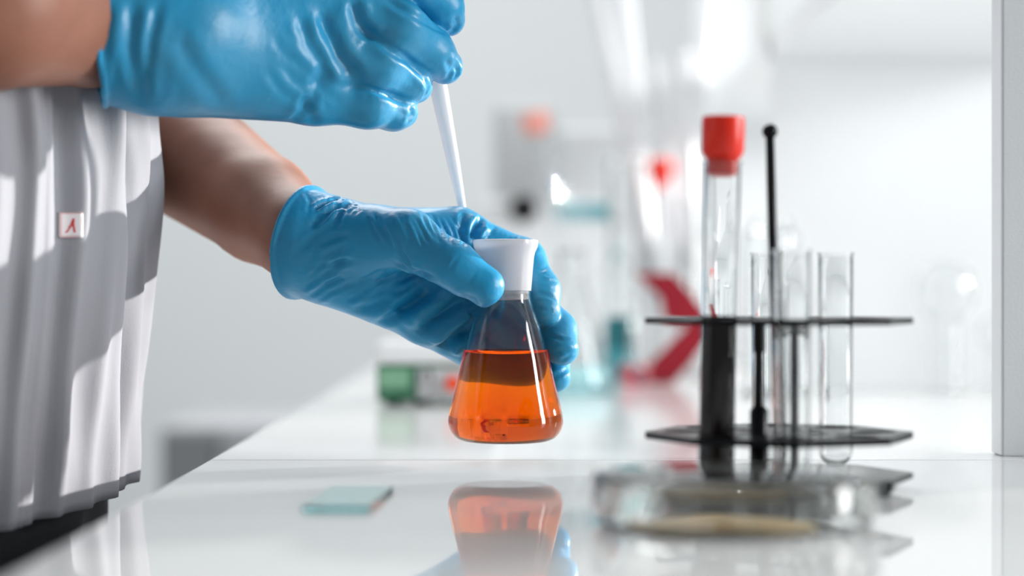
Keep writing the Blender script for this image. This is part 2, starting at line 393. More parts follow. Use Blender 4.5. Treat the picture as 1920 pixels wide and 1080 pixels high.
def eye(y): o = lathe('eye', [(0, -0.009), (0.006, -0.007), (0.009, 0), (0.006, 0.007), (0, 0.009)], M['white'], pr, Vector((-0.182, y, 1.612)) - pr.location, 20)
eye(0.928); eye(0.992)
def trous(p):
    d = cap(p, (-0.291, 0.905, 0.90), (-0.291, 1.015, 0.90), 0.108, 0.108)
    d = smin(d, cap(p, (-0.296, 0.91, 0.97), (-0.296, 1.01, 0.97), 0.092, 0.092), 0.02)
    for y in (0.87, 1.05):
        d = smin(d, cap(p, (-0.292, y + (0.96 - y) * 0.2, 0.88), (-0.305, y, 0.48), 0.098, 0.072), 0.02)
        d = smin(d, cap(p, (-0.305, y, 0.48), (-0.32, y, 0.09), 0.072, 0.062), 0.02)
    d = d + 0.0025 * np.sin(p[..., 2] * 60 + 9 * p[..., 1]) * np.cos(p[..., 1] * 70)
    e = (np.sqrt(((p[..., 0] + 0.2985) / 0.113) ** 2 + ((p[..., 1] - 0.96) / 0.158) ** 2) - 1) * 0.113   # stays inside the smock
    d = np.maximum(d, e - 2 * np.maximum(0, 0.84 - p[..., 2]))
    return np.maximum(d, 0.07 - p[..., 2])
pts, q = nets(trous, (-0.46, 0.74, 0.05), (-0.16, 1.20, 1.12), 0.008); np_mesh('trousers', rel(refine(trous, pts, 1)), q, M['trousers'], pr)
def shoef(p, y): return np.maximum(smin(cap(p, (-0.34, y, 0.045), (-0.18, y, 0.035), 0.046, 0.040), cap(p, (-0.335, y, 0.08), (-0.33, y, 0.05), 0.045, 0.046), 0.02), 0.001 - p[..., 2])
for y in (0.87, 1.05):
    pts, q = nets(lambda p: shoef(p, y), (-0.42, y - 0.07, -0.01), (-0.12, y + 0.07, 0.15), 0.006); np_mesh('shoe', rel(pts), q, M['shoe'], pr)

# smock: a loft with hanging folds
CX, CY = -0.2925, 0.96
def gown_pt(th, z, off=0.0):
    u = (z - 0.887) / 0.47                            # 0 at the hem, 1 at the shoulder line
    a, b = 0.126 - 0.004 * u, 0.172 - 0.006 * u
    cx = CX - 0.007 * max(0.0, 1 - u / 0.30) + 0.004 * min(u, 1) + 0.003 * math.exp(-((u - 0.25) / 0.12) ** 2)
    if u > 1.0: s = max(0.0, 1 - ((u - 1.0) / 0.28) ** 2); a *= 0.55 + 0.45 * s; b *= 0.36 + 0.64 * s
    deg = math.degrees(th); r = off
    def ridge(t0, t1, wd, amp, bend=0.0):
        c = t0 + (t1 - t0) * (1 - u) + bend * math.sin(u * 6.5)
        return amp * math.exp(-((deg - c) / wd) ** 2)
    r += ridge(-30, -11, 2.6, 0.0052) + ridge(-22, -20, 2.0, 0.003, 1.5) + ridge(-40.5, -39.5, 1.6, 0.0042, 0.7)
    r += ridge(-34.5, -31.0, 2.3, -0.0050, 1.0) + ridge(-31, -28, 1.8, 0.0040, 1.2) + ridge(-46, -49, 2.6, 0.004, 1.5)
    r += ridge(-24, -7, 2.2, -0.0035) + ridge(-3, -6, 3.0, 0.003, 2.0) + ridge(8, 5, 3.2, 0.0035, 2.5)
    r += ridge(-37.2, -36.6, 0.35, 0.0010) + ridge(-36.3, -35.7, 0.4, -0.0010)     # the front seam
    r += 0.0030 * math.sin(9 * th + 7 * u) * (abs(deg) > 55) * min(1, (abs(deg) - 55) / 10)
    r += 0.0016 * math.sin(th * 23 + 3 * math.sin(u * 9)) * math.sin(u * 17 + 2 * th)
    z -= max(0.0, 1 - u * 3) * (-0.0015 + 0.0125 * max(0.0, -math.sin(th)))
    return Vector((cx + (a + r) * math.cos(th), CY + (b + r) * math.sin(th), z))
NT, NZ = 520, 150; V, Fc = [], []
zs = [0.887 + 0.60 * j / NZ for j in range(NZ + 1)]
rows = [(0.887, -0.0016)] + [(z, 0.0) for z in zs]
for z, off in rows: V += [gown_pt(2 * math.pi * i / NT - math.pi, z + (0.0008 if off else 0), off) - pr.location for i in range(NT)]
V += [gown_pt(2 * math.pi * i / NT - math.pi, 0.95, -0.004) - pr.location for i in range(NT)]
inner = len(rows) * NT
for j in range(len(rows) - 1):
    for i in range(NT):
        i2 = (i + 1) % NT; Fc.append((j * NT + i, j * NT + i2, (j + 1) * NT + i2, (j + 1) * NT + i))
for i in range(NT): i2 = (i + 1) % NT; Fc.append((inner + i, inner + i2, i2, i))
gn = mesh('smock', V, Fc, M['gown'], pr); gn['label'] = 'light grey smock with hanging folds'
for sh, el in ((RSH, REL), (LSH, LEL)):
    a, b = Vector(sh[0]), Vector(sh[0]) + (Vector(el[0]) - Vector(sh[0])) * 0.62; L = (b - a).length
    pf = spline([(0.050, -0.02), (0.066, 0.0), (0.066, L * 0.5), (0.069, L), (0.066, L), (0.063, L * 0.5), (0.060, 0.01)], 4)
    lathe('sleeve', pf, M['gown'], gn, a - pr.location, 48, axis=b - a)
# label sewn on the smock, with its red script A
def on_gown(px, py):
    lo, hi = -1.2, 0.25; best = None
    for _ in range(2):
        for i in range(400):
            th = lo + (hi - lo) * i / 400; z = CZ + 0.02
            for _k in range(3): g = gown_pt(th, z); z = CZ - (py - 540) * g.y / F
            e = abs(960 + F * g.x / g.y - px)
            if best is None or e < best[0]: best = (e, th, z)
        lo, hi = best[1] - 0.01, best[1] + 0.01
    return best[1], best[2]
def sewn(name, pxy, lift, m, parent):
    n = 7; V = []; x0, y0, x1, y1 = pxy
    for l in (0.0, lift):
        for j in range(n):
            for i in range(n): th, z = on_gown(x0 + (x1 - x0) * i / (n - 1), y0 + (y1 - y0) * j / (n - 1)); V.append(gown_pt(th, z, l) - pr.location)
    Fq = []
    for l in (0, 1):
        for j in range(n - 1):
            for i in range(n - 1): b = l * n * n + j * n + i; Fq.append((b, b + 1, b + n + 1, b + n))
    rim = [i for i in range(n)] + [j * n + n - 1 for j in range(1, n)] + [(n - 1) * n + i for i in range(n - 2, -1, -1)] + [j * n for j in range(n - 2, 0, -1)]
    for a, b in zip(rim, rim[1:] + rim[:1]): Fq.append((a, b, b + n * n, a + n * n))
    o = mesh(name, V, Fq, m, parent); bm = bmesh.new(); bm.from_mesh(o.data); bmesh.ops.recalc_face_normals(bm, faces=bm.faces); bm.to_mesh(o.data); bm.free()
    return o
sewn('sewn_label', (108, 394, 152, 439), 0.0011, M['patch'], gn)['label'] = 'small white square label'
e = bmesh.new()
def stroke_on_gown(bm, poly, wpx):
    pt = []
    for a, b in zip(poly[:-1], poly[1:]):
        kk = 4; pt += [(a[0] + (b[0] - a[0]) * i / kk, a[1] + (b[1] - a[1]) * i / kk) for i in range(kk)]
    pt.append(poly[-1]); prev = None
    for i, (x, y) in enumerate(pt):
        x2, y2 = pt[min(i + 1, len(pt) - 1)]; x1, y1 = pt[max(i - 1, 0)]; L = math.hypot(x2 - x1, y2 - y1) or 1
        nx, ny = -(y2 - y1) / L * wpx / 2, (x2 - x1) / L * wpx / 2; vs = []
        for s in (-1, 1):
            for lf in (0.0008, 0.00135):
                th, z = on_gown(x + s * nx, y + s * ny); vs.append(bm.verts.new(gown_pt(th, z, lf) - pr.location))
        if prev:
            for a, b in ((0, 1), (1, 3), (3, 2), (2, 0)): bm.faces.new((prev[a], prev[b], vs[b], vs[a]))
        prev = vs
for poly, wd in ([[(118, 430), (121, 429), (127, 421), (132, 408), (134, 405)], 2.2], [[(134, 405), (133, 414), (134.5, 424), (136, 430)], 2.8], [[(124, 420), (130, 418), (135, 419)], 1.8]):
    stroke_on_gown(e, poly, wd)
from_bm('script_letter', e, M['redprint'], gn)['label'] = 'red script letter A printed on the label'
e = bmesh.new()
for poly in ([(109, 395), (151, 395)], [(109, 395), (109.5, 438)], [(112, 438.5), (140, 438.5)]): stroke_on_gown(e, poly, 1.6)
from_bm('label_border', e, M['pinkprint'], gn)

# ---- lower glove (left hand, thumb in front of the flask neck, fingers round its back)
cuffL = (np.array(P(572, 455, 0.955), np.float32), np.array(Vector((0.88, -0.42, -0.20)).normalized(), np.float32))
def gloveL(p):
    palm = cap(p, *[x for x in (N(560, 452, .955, 1)[0], N(690, 472, .955, 1)[0])], 106 * .955 / F, 78 * .955 / F)
    for a, b in ((N(610, 428, .955, 44), N(862, 440, .966, 45)), (N(600, 455, .958, 62), N(850, 505, .966, 50)),
                 (N(600, 490, .957, 62), N(830, 565, .962, 50)), (N(620, 515, .954, 56), N(795, 594, .956, 48)),
                 (N(650, 455, .945, 66), N(760, 447, .936, 54)), (N(700, 440, .945, 50), N(850, 434, .960, 38))):
        palm = smin(palm, cap(p, a[0], b[0], a[1], b[1]), 0.007)
    idx = chain(p, [N(860, 440, .967, 45), N(981, 490, .968, 41), N(1011, 545, .957, 37), N(1020, 583, .951, 31)], 0.004)
    mid = chain(p, [N(850, 508, .968, 48), N(995, 570, .972, 41), N(1042, 620, .959, 37), N(1053, 654, .949, 32)], 0.004)
    rng = chain(p, [N(832, 568, .965, 48), N(975, 635, .979, 40), N(1030, 680, .968, 35), N(1041, 707, .959, 29)], 0.004)
    pnk = chain(p, [N(800, 598, .958, 45), N(905, 668, .972, 36), N(965, 712, .980, 31), N(1000, 733, .974, 26)], 0.004)
    th = chain(p, [N(690, 450, .940, 60), N(765, 450, .932, 50), N(853, 499, .922, 40), N(909, 536, .9215, 37)], 0.006)
    fg = smin(smin(smin(idx, mid, 0.0016), rng, 0.0016), pnk, 0.0016)
    d = smin(palm, fg, 0.006); d = smin(d, th, 0.004)
    return d
cl, cn = cuffL
def gloveLc(p):
    d = gloveL(p); h = (p - cl) @ cn
    ring = np.sqrt((d + 0.0001) ** 2 + h * h) - 0.0013
    return smin(np.maximum(d, -h), ring, 0.0008)
R = random.Random(3)
sk = [([(740, 588), (775, 566), (804, 542)], .0034, .0040), ([(786, 630), (820, 598), (868, 566), (890, 560)], .0034, .0050),
      ([(826, 654), (850, 634), (882, 612)], .0032, .0044), ([(742, 492), (775, 510), (815, 520)], .0016, .0014),
      ([(700, 555), (740, 540), (800, 505)], .0020, .0010), ([(664, 584), (710, 566), (770, 545)], .0022, .0012), ([(700, 612), (750, 585), (800, 556)], .002, .0014),
      ([(745, 440), (752, 470), (772, 500), (800, 515)], .0010, .0008), ([(902, 414), (892, 430), (885, 448)], .0020, .0024), ([(870, 398), (864, 430), (872, 462)], .0014, .0012),
      ([(905, 405), (893, 430), (884, 448)], .0014, .0014), ([(660, 380), (640, 398), (630, 420)], .0016, .0013)]
for i in range(15):                                            # fine rolls across the thumb base
    x = 690 + 11 * i + R.uniform(-3, 3); sk.append(([(x, 402 + R.uniform(-4, 8)), (x + 10, 425), (x + 26, 452 + R.uniform(-4, 14))], .0009, R.uniform(.0004, .0008)))
for i in range(11):                                            # rolls running out of the cuff
    y = 380 + 17 * i; x = 560 + abs(y - 450) * .22; sk.append(([(x + R.uniform(0, 14), y + R.uniform(14, 30)), (x + 34, y + R.uniform(-10, 4)), (x + 70 + R.uniform(0, 40), y - R.uniform(10, 44))], R.uniform(.0011, .002), R.uniform(.0005, .0014)))
for i in range(9): x = 575 + 11 * i; sk.append(([(x, 362 + i * 1.6), (x + 8, 380 + i * 2), (x + 2, 402)], .0011, R.uniform(.0005, .0009)))
for i in range(10):                                            # creases on the finger pads
    x, y = [(1028, 500), (1030, 525), (1026, 555), (1022, 580), (1040, 632), (1062, 640), (1055, 660), (1068, 668), (1050, 700), (1036, 520)][i]
    a = R.uniform(-.9, .9); sk.append(([(x - 16, y + 16 * a), (x, y + R.uniform(-4, 4)), (x + 16, y - 16 * a)], .0010, R.uniform(.0003, .0007)))
for i in range(6): x = 846 + 7 * i; sk.append(([(x + 14, 480 + 5 * i), (x + 6, 492 + 5 * i), (x - 2, 506 + 5 * i)], .0009, R.uniform(.0002, .0005)))
for i in range(9): x = 930 + 10 * i; sk.append(([(x, 424 + i * 5), (x - 6, 434 + i * 4), (x - 18, 446 + i * 3)], .0010, R.uniform(.0003, .0006)))
for i in range(12):
    x = 640 + R.uniform(0, 180); y = 520 + (x - 640) * .25 + R.uniform(-20, 50); sk.append(([(x, y), (x + 22, y - 9), (x + 46, y - 24)], .0013, R.uniform(.0002, .0006)))
pts, q = nets(gloveLc, (-0.106, 0.898, CZ - 0.062), (0.036, 1.012, CZ + 0.062), 0.0009)
pts = refine(gloveLc, pts); pts = creases(gloveLc, pts, sk, 0.86)
np_mesh('glove', rel(pts), q, M['glove'], pr)['label'] = 'blue glove gripping the flask'

# ---- upper glove (right hand, back of the hand and fingertips towards the viewer)
cuR = np.array(P(178, 60, 0.873), np.float32); cnR = np.array(Vector((0.97, 0.20, 0.13)).normalized(), np.float32)
def gloveR(p):
    palm = cap(p, N(170, 45, .872, 1)[0], N(330, 62, .882, 1)[0], 150 * .872 / F, 134 * .882 / F)
    for a, b in ((N(300, 108, .880, 108), N(588, 172, .913, 60)), (N(300, 40, .882, 120), N(612, 92, .910, 62)), (N(300, -30, .886, 115), N(642, 12, .912, 62)),
                 (N(300, -90, .892, 105), N(662, -75, .920, 58)), (N(360, 20, .90, 105), N(600, 60, .935, 70))):
        palm = smin(palm, cap(p, a[0], b[0], a[1], b[1]), 0.010)
    pnk = chain(p, [N(585, 176, .914, 55), N(688, 197, .918, 42), N(738, 207, .930, 36), N(754, 210, .936, 30)], 0.004)
    rng = chain(p, [N(612, 98, .910, 60), N(705, 118, .914, 49), N(762, 150, .930, 40), N(779, 162, .938, 32)], 0.004)
    mid = chain(p, [N(645, 12, .912, 60), N(745, 50, .915, 50), N(808, 98, .932, 42), N(834, 124, .940, 34)], 0.004)
    idx = chain(p, [N(665, -75, .920, 56), N(775, -44, .922, 48), N(828, 12, .934, 40), N(842, 38, .939, 30)], 0.004)
    th = chain(p, [N(420, 40, .925, 80), N(560, 60, .955, 52), N(700, 85, .974, 44), N(780, 105, .978, 34)], 0.006)
    fg = smin(smin(smin(idx, mid, 0.0020), rng, 0.0020), pnk, 0.0020)
    return smin(smin(palm, fg, 0.005), th, 0.006)
def gloveRc(p):
    d = gloveR(p); h = (p - cuR) @ cnR; ring = np.sqrt(d * d + h * h) - 0.0014
    return smin(np.maximum(d, -h), ring, 0.0008)
sk = [([(600, 20), (615, 60), (640, 110), (672, 150)], .0032, .0024), ([(660, 0), (672, 40), (700, 75)], .0026, .0020), ([(560, 30), (580, 80), (618, 130)], .003, .0012),
      ([(575, 170), (600, 150), (612, 120)], .003, .0010), ([(555, 225), (580, 190), (600, 176)], .0026, .0013), ([(590, 232), (575, 200), (560, 180)], .0022, .0010),
      ([(250, 0), (246, 90), (262, 190)], .0026, .0013), ([(300, 0), (280, 80), (270, 190)], .0022, .0009), ([(205, 0), (196, 90), (186, 185)], .0018, .0008),
      ([(850, 118), (858, 135), (852, 150)], .0014, .0010), ([(836, 112), (846, 130), (842, 150)], .0014, .0008), ([(795, 148), (803, 165), (795, 184)], .0014, .0009),
      ([(768, 200), (774, 214), (764, 230)], .0014, .0010), ([(852, 30), (858, 48), (846, 62)], .0014, .0010), ([(330, 60), (360, 120), (420, 200)], .0035, .0008),
      ([(690, 165), (730, 180), (770, 196)], .0016, .0012), ([(712, 82), (760, 112), (806, 152)], .0018, .0014), ([(722, 0), (780, 30), (836, 64)], .0018, .0014)]
for i in range(12):
    x = 500 + R.uniform(0, 240); y = R.uniform(20, 200); sk.append(([(x, y), (x + 20, y + 32), (x + 56, y + 60)], .0020, R.uniform(.00015, .00035)))
pts, q = nets(gloveRc, (-0.176, 0.83, CZ + 0.06), (-0.015, 1.005, CZ + 0.182), 0.0010)
pts = refine(gloveRc, pts); pts = creases(gloveRc, pts, sk, 0.80)
np_mesh('glove', rel(pts), q, M['glove'], pr)['label'] = 'blue glove pinching the dropper'

# ---- dropper pinched by the upper hand
a, b = P(774, -80, 0.950), P(871, 412, 0.986)
dr = empty('dropper', a, 'white tapering plastic dropper pinched by the upper gloved hand', 'dropper')
ax = b - a; L = ax.length
lathe('stem', [(0, -0.004), (0.0040, -0.0035), (0.0042, 0.0), (0.0042, L * 0.40), (0.0039, L * 0.52), (0.0028, L * 0.78), (0.0016, L * 0.97), (0.0013, L), (0.0007, L), (0.0009, L * 0.95), (0, L * 0.9)], M['white'], dr, seg=32, axis=ax)
lathe('bulb', spline([(0, -0.050), (0.006, -0.048), (0.0085, -0.038), (0.0085, -0.022), (0.006, -0.008), (0.0048, -0.002), (0.0046, 0.004), (0.0040, 0.004)], 4), M['white'], dr, seg=32, axis=ax)

# ------------------------------------------------------------------ rack and its tubes
RD = 0.82; RX = (1461 - 960) * RD / F
rk = empty('test_tube_rack', (RX, RD, TZ), 'black three-tier test tube rack with octagonal plates and a ball-topped rod', 'rack')
Rr = 0.0512; oct_ = [(Rr * math.cos(math.pi * i / 4), Rr * math.sin(math.pi * i / 4)) for i in range(8)]
HR = 0.0362; hole_xy = [(HR * math.cos(math.pi * i / 4), HR * math.sin(math.pi * i / 4)) for i in range(8)]
holes = [circ(x, y, 0.0088) for x, y in hole_xy]
mids = [circ(0.016 * math.cos(math.pi * (i + .5) / 2), 0.016 * math.sin(math.pi * (i + .5) / 2), 0.0062) for i in range(4)]
plate('top_plate', oct_, holes + mids, 0.0645, 0.0024, M['black'], rk)
plate('middle_plate', oct_, holes + mids, 0.0205, 0.0028, M['black'], rk)
plate('base_plate', oct_, [], 0.0050, 0.0022, M['black'], rk)
for i in (1, 3, 5, 7): x, y = 0.92 * oct_[i][0], 0.92 * oct_[i][1]; lathe('foot', [(0, 0), (0.0030, 0), (0.0034, 0.0008), (0.0055, 0.0039), (0, 0.0039)], M['black'], rk, (x, y, 0), 20)
tp = (-0.0036, 0.0, 0.1355)
rod('handle_rod', (0, 0, 0.006), tp, 0.0019, 0.0017, M['black'], rk)
lathe('ball_knob', [(0.003 * math.sin(math.pi * i / 12), -0.003 * math.cos(math.pi * i / 12)) for i in range(13)], M['black'], rk, (-0.0036, 0, 0.1372), 24)
lathe('post', [(0, 0), (0.0036, 0), (0.0036, 0.0245), (0.0030, 0.0250), (0.0021, 0.0262), (0.0016, 0.046), (0.0024, 0.047), (0.0024, 0.0572), (0, 0.0572)], M['black'], rk, (-0.0088, -0.009, 0.0061), 24)  # added post, standing in for dark liquid refracted by the tubes
lathe('post', [(0, 0), (0.0026, 0), (0.0026, 0.0572), (0, 0.0572)], M['black'], rk, (0.0088, 0.016, 0.0061), 24)
def tube_prof(L, r=0.0068, t=0.0007):
    out = [(r * math.sin(math.pi / 2 * i / 8), r - r * math.cos(math.pi / 2 * i / 8)) for i in range(9)] + [(r, L * .5), (r, L - 0.0015), (r + 0.0005, L - 0.0006), (r + 0.0005, L)]
    ri = r - t
    return out + [(ri, L), (ri, L * .5)] + [(ri * math.sin(math.pi / 2 * i / 8), r - ri * math.cos(math.pi / 2 * i / 8)) for i in range(8, -1, -1)]
base = Vector((RX, RD, TZ + 0.0062))
t0 = empty('test_tube', base + Vector((*hole_xy[5], 0)), 'tall test tube of dark red liquid with a red stopper', 'test tube')
t0.rotation_euler = (0, math.radians(1.2), 0); t0.location.x -= 0.0012
lathe('glass_tube', tube_prof(0.118), M['glass'], t0, seg=48)
ri = 0.0062
lathe('liquid', [(ri * math.sin(math.pi / 2 * i / 6), 0.0068 - ri * math.cos(math.pi / 2 * i / 6)) for i in range(7)] + [(ri, 0.0605), (ri - 0.0004, 0.0600), (ri * .7, 0.0592), (0, 0.0592)], M['blood'], t0, seg=40)['label'] = 'nearly black red liquid'
lathe('stopper', [(0, 0.1135), (0.0052, 0.1135), (0.0058, 0.1142), (0.0059, 0.1186), (0.0066, 0.1192), (0.0079, 0.1215), (0.0080, 0.1330), (0.0077, 0.1345), (0.0066, 0.1348), (0.0060, 0.1335), (0, 0.1330)], M['redcap'], t0, seg=40)['label'] = 'bright red rubber stopper'
tubes = {}
for i, lab in ((6, 'empty clear test tube standing nearest in the rack, before the black rod'), (2, 'empty clear test tube at the back of the rack, behind the black rod'), (1, 'empty clear test tube at the right back of the rack')):
    o = lathe('test_tube', tube_prof(0.0848), M['glass'], None, base + Vector((*hole_xy[i], 0)), 48); tag(o, lab, 'test tube', 'empty tubes in the rack'); tubes[i] = o
c = base + Vector((*hole_xy[2], 0))
o = rod('stirring_rod', c + Vector((-0.003, -0.001, 0.0016)), c + Vector((-0.0040, -0.0015, 0.046)), 0.0011, 0.0012, M['orangeknob']); tag(o, 'short orange rod standing inside the tube behind the black post', 'rod')

# ------------------------------------------------------------------ petri dish and slide, near
pd = empty('petri_dish', ((1380 - 960) * 0.70 / F, 0.70, TZ), 'clear lidded petri dish with a thin amber layer, in front of the rack', 'petri dish')
def dish(r, h, t): return [(0, 0), (r - 0.002, 0), (r - 0.0006, 0.0005), (r, 0.002), (r, h - 0.0004), (r - 0.0005, h), (r - t, h - 0.0003), (r - t, t), (0, t)]
lathe('dish', dish(0.0445, 0.0125, 0.0013), M['thin'], pd, seg=96)
lathe('lid', [(rr, 0.0165 - zz) for rr, zz in dish(0.0472, 0.0125, 0.0013)], M['thin'], pd, seg=96)
V = [(0, 0, 0.0014)]; Fc = []; n = 72
for kk, (fr, zz) in enumerate(((1.0, 0.0014), (0.97, 0.0030), (0.6, 0.0037), (0.2, 0.0038))):
    for i in range(n):
        an = 2 * math.pi * i / n; rr = fr * (1 + 0.10 * math.sin(3 * an + 1) + 0.06 * math.sin(5 * an)) ; V.append((-0.008 + 0.029 * rr * math.cos(an), -0.016 + 0.020 * rr * math.sin(an), zz))
V.append((-0.008, -0.016, 0.0038))
for i in range(n):
    i2 = (i + 1) % n; Fc.append((0, 1 + i2, 1 + i)); Fc.append((1 + 3 * n + i, 1 + 3 * n + i2, 1 + 4 * n))
    for kk in range(3): Fc.append((1 + kk * n + i, 1 + kk * n + i2, 1 + (kk + 1) * n + i2, 1 + (kk + 1) * n + i))
mesh('agar_layer', V, Fc, M['agar'], pd)['label'] = 'amber layer on the dish floor'
o = box('microscope_slide', (-0.0118, -0.037, 0), (0.0118, 0.037, 0.0018), M['slide'], None, 0.0002, 1)
o.location = ((643 - 960) * 0.772 / F + 0.0025, 0.772, TZ + 0.0001); o.rotation_euler.z = math.radians(-3); tag(o, 'sea-green glass microscope slide lying on the counter left of the flask', 'slide')

# ------------------------------------------------------------------ green device behind the hand
D = 1.40; s = D / F; gx0, gx1 = (706 - 960) * s, (928 - 960) * s
dv = empty('hotplate_stirrer', ((gx0 + gx1) / 2, D, TZ), 'small green bench stirrer with a white top behind the hand', 'stirrer')
hw = (gx1 - gx0) / 2; zy = lambda y: CZ - (y - 540) * s - TZ
box('body', (-hw, 0, zy(752)), (hw, 0.085, zy(684)), M['greenbody'], dv, 0.002)
box('top_plate', (-hw - 0.002, -0.002, zy(683.5)), (hw + 0.002, 0.088, zy(642)), M['housing'], dv, 0.006, 3)
box('display_panel', (-hw + 0.002, -0.0012, zy(728)), (-hw + 0.0215, 0.001, zy(692)), M['greenlite'], dv, 0.0004)
cp = box('control_panel', (-hw + 0.027, -0.0012, zy(748)), (hw - 0.002, 0.001, zy(690)), M['grey'], dv, 0.0004)
for x0, x1, y0, y1 in ((790, 794, 695, 716), (798, 808, 693, 697), (806, 810, 695, 716)): box('marking', ((x0 - 817) * s, -0.0016, zy(y1)), ((x1 - 817) * s, -0.0013, zy(y0)), M['darkmark'], cp)
lathe('knob', [(0, 0), (0.0052, 0), (0.0050, 0.006), (0.0044, 0.007), (0, 0.007)], M['orangeknob'], dv, ((850 - 817) * s, -0.0012, zy(719)), 28, axis=(0, -1, 0))
for x in (-hw + 0.010, hw - 0.010, -hw + 0.028):
    for y in (0.008, 0.074): lathe('foot', [(0, 0), (0.0035, 0), (0.0045, zy(752)), (0, zy(752))], M['black'], dv, (x, y, 0), 16)

# ------------------------------------------------------------------ glassware and instruments further back
def base_at(px, d): return Vector(((px - 960) * d / F, d, TZ))
# big conical flask
e0 = empty('conical_flask', base_at(1072, 1.56), 'large clear conical flask on the counter behind the fingertips', 'flask')
po = spline([(0, 0), (0.024, 0), (0.029, 0.002), (0.0305, 0.007), (0.027, 0.020), (0.0185, 0.052), (0.011, 0.078), (0.0095, 0.084), (0.0095, 0.100), (0.0115, 0.103)], 4)
lathe('glass_body', shell(po, 0.0011), M['glass'], e0, seg=64)
iw = [qq for qq in shell(po, 0.0010)[len(po):][::-1] if qq[1] < 0.026]; lathe('liquid', iw + [(0, iw[-1][1])], M['tealw'], e0, seg=48)
# teal pot
e1 = empty('pot', base_at(1162, 1.76), 'teal plastic pot with a darker lid behind the large clear flask', 'pot')
lathe('jar_body', spline([(0, 0), (0.010, 0), (0.0118, 0.001), (0.0122, 0.005), (0.0122, 0.026), (0.0110, 0.0275), (0, 0.0275)], 3), M['teal'], e1, seg=40)
lathe('lid', [(0, 0.0275), (0.0125, 0.0275), (0.0130, 0.0285), (0.0120, 0.052), (0.011, 0.0535), (0, 0.0535)], M['tealdark'], e1, seg=40)
# small pink flask
e2 = empty('round_flask', base_at(1190, 1.66), 'small round flask of pale pink liquid beside the red stand', 'flask')
po = spline([(0, 0), (0.006, 0), (0.0105, 0.0035), (0.0125, 0.011), (0.0105, 0.0185), (0.006, 0.024), (0.0045, 0.030), (0.0045, 0.042), (0.0055, 0.043)], 4)
po = [(r, z + 0) for r, z in po]; lathe('glass_body', shell(po, 0.0008), M['glass'], e2, seg=48)
iw = [qq for qq in shell(po, 0.00075)[len(po):][::-1] if qq[1] < 0.018]; lathe('liquid', iw + [(0, iw[-1][1])], M['pinkw'], e2, seg=40)
# red chevron stand
D = 1.72; c0 = base_at(1260, D); bm = bmesh.new(); prev = None
pairs = [((1190, 512), (1262, 512)), ((1240, 560), (1298, 552)), ((1246, 600), (1330, 592)), ((1288, 612), (1330, 636)), ((1224, 676), (1290, 688)), ((1203, 719), (1262, 719))]
for a, b in pairs:
    v = []
    for q in (a, b):
        for dy in (0, 0.008): w_ = P(*q, D) - c0 + Vector((0, dy, 0)); w_.z = max(w_.z, 0.0); v.append(bm.verts.new(w_))
    if prev:
        for m_, n_ in ((0, 2), (2, 3), (3, 1), (1, 0)): bm.faces.new((prev[m_], prev[n_], v[n_], v[m_]))
    else: bm.faces.new((v[0], v[1], v[3], v[2]))
    prev = v
bm.faces.new((prev[0], prev[2], prev[3], prev[1]))
o = from_bm('chevron_stand', bm, M['maroon']); o.location = c0; tag(o, 'dark red chevron shaped plastic stand behind the left of the rack', 'stand')
# instrument
D = 2.12; zi = lambda y: CZ - (y - 540) * D / F - TZ; xi = lambda x: (x - 1080) * D / F
ins = empty('bench_instrument', base_at(1080, D), 'white bench instrument with grey head, black knob and teal strip at the back', 'instrument')
box('housing', (xi(900), 0, 0), (xi(1340), 0.15, zi(372)), M['housing'], ins, 0.008, 3)
hd_ = box('head', (xi(925), 0.015, zi(372)), (xi(1045), 0.14, zi(192)), M['grey'], ins, 0.008, 3)
box('column', (xi(1045), 0.06, zi(372)), (xi(1330), 0.13, zi(230)), M['housing'], ins, 0.006, 3)
kn = lathe('knob', [(0, 0), (0.0135, 0), (0.0130, 0.010), (0.011, 0.012), (0, 0.012)], M['black'], ins, (xi(982), -0.0, zi(392)), 32, axis=(0, -1, 0))
box('name_strip', (xi(1040), -0.002, zi(412)), (xi(1152), 0.002, zi(380)), M['tealpale'], ins, 0.0006)
lathe('button', [(0, 0), (0.0075, 0), (0.007, 0.004), (0, 0.004)], M['teal'], ins, (xi(1132), -0.002, zi(397)), 24, axis=(0, -1, 0))
# beakers
def beaker(px, d, r, h, label):
    o = lathe('beaker', shell(spline([(0, 0), (r * .8, 0), (r * .95, r * .05), (r, r * .2), (r, h * .5), (r, h * .95), (r * 1.06, h)], 4), 0.0012), M['glass'], None, base_at(px, d), 56)
    tag(o, label, 'beaker'); return o
b1 = beaker(1245, 1.95, 0.040, 0.115, 'tall clear beaker of leaning white pipettes at the back')
b2 = beaker(1095, 1.98, 0.030, 0.100, 'clear beaker holding a salmon-capped tube in front of the instrument')
pip = [('white pipette leaning furthest left out of the tall beaker', (1104, -60, 1.92), (0.010, -0.025), .0072), ('thick white pipette second from the left in the tall beaker', (1162, -60, 1.99), (-0.004, 0.026), .0105),
       ('short white pipette in the middle of the tall beaker', (1224, 112, 1.945), (0.022, -0.004), .0064), ('short thick white pipette at the middle right of the tall beaker', (1278, 96, 1.91), (0.024, -0.022), .0104),
       ('long upright white pipette at the right of the tall beaker', (1334, -60, 1.985), (0.008, 0.014), .0078)]
for lab, a, off, r in pip:
    a = P(*a); lo = b1.location + Vector((off[0], off[1], 0.005))
    e = empty('pipette', lo, lab, 'pipette', 'pipettes in the tall beaker')
    ax = a - lo; L = ax.length
    lathe('barrel', [(0, 0), (r * .30, 0), (r * .4, L * .06), (r * .8, L * .30), (r, L * .45), (r, L * .97), (r * .8, L * .98), (r * .8, L), (0, L)], M['white'], e, seg=24, axis=ax)
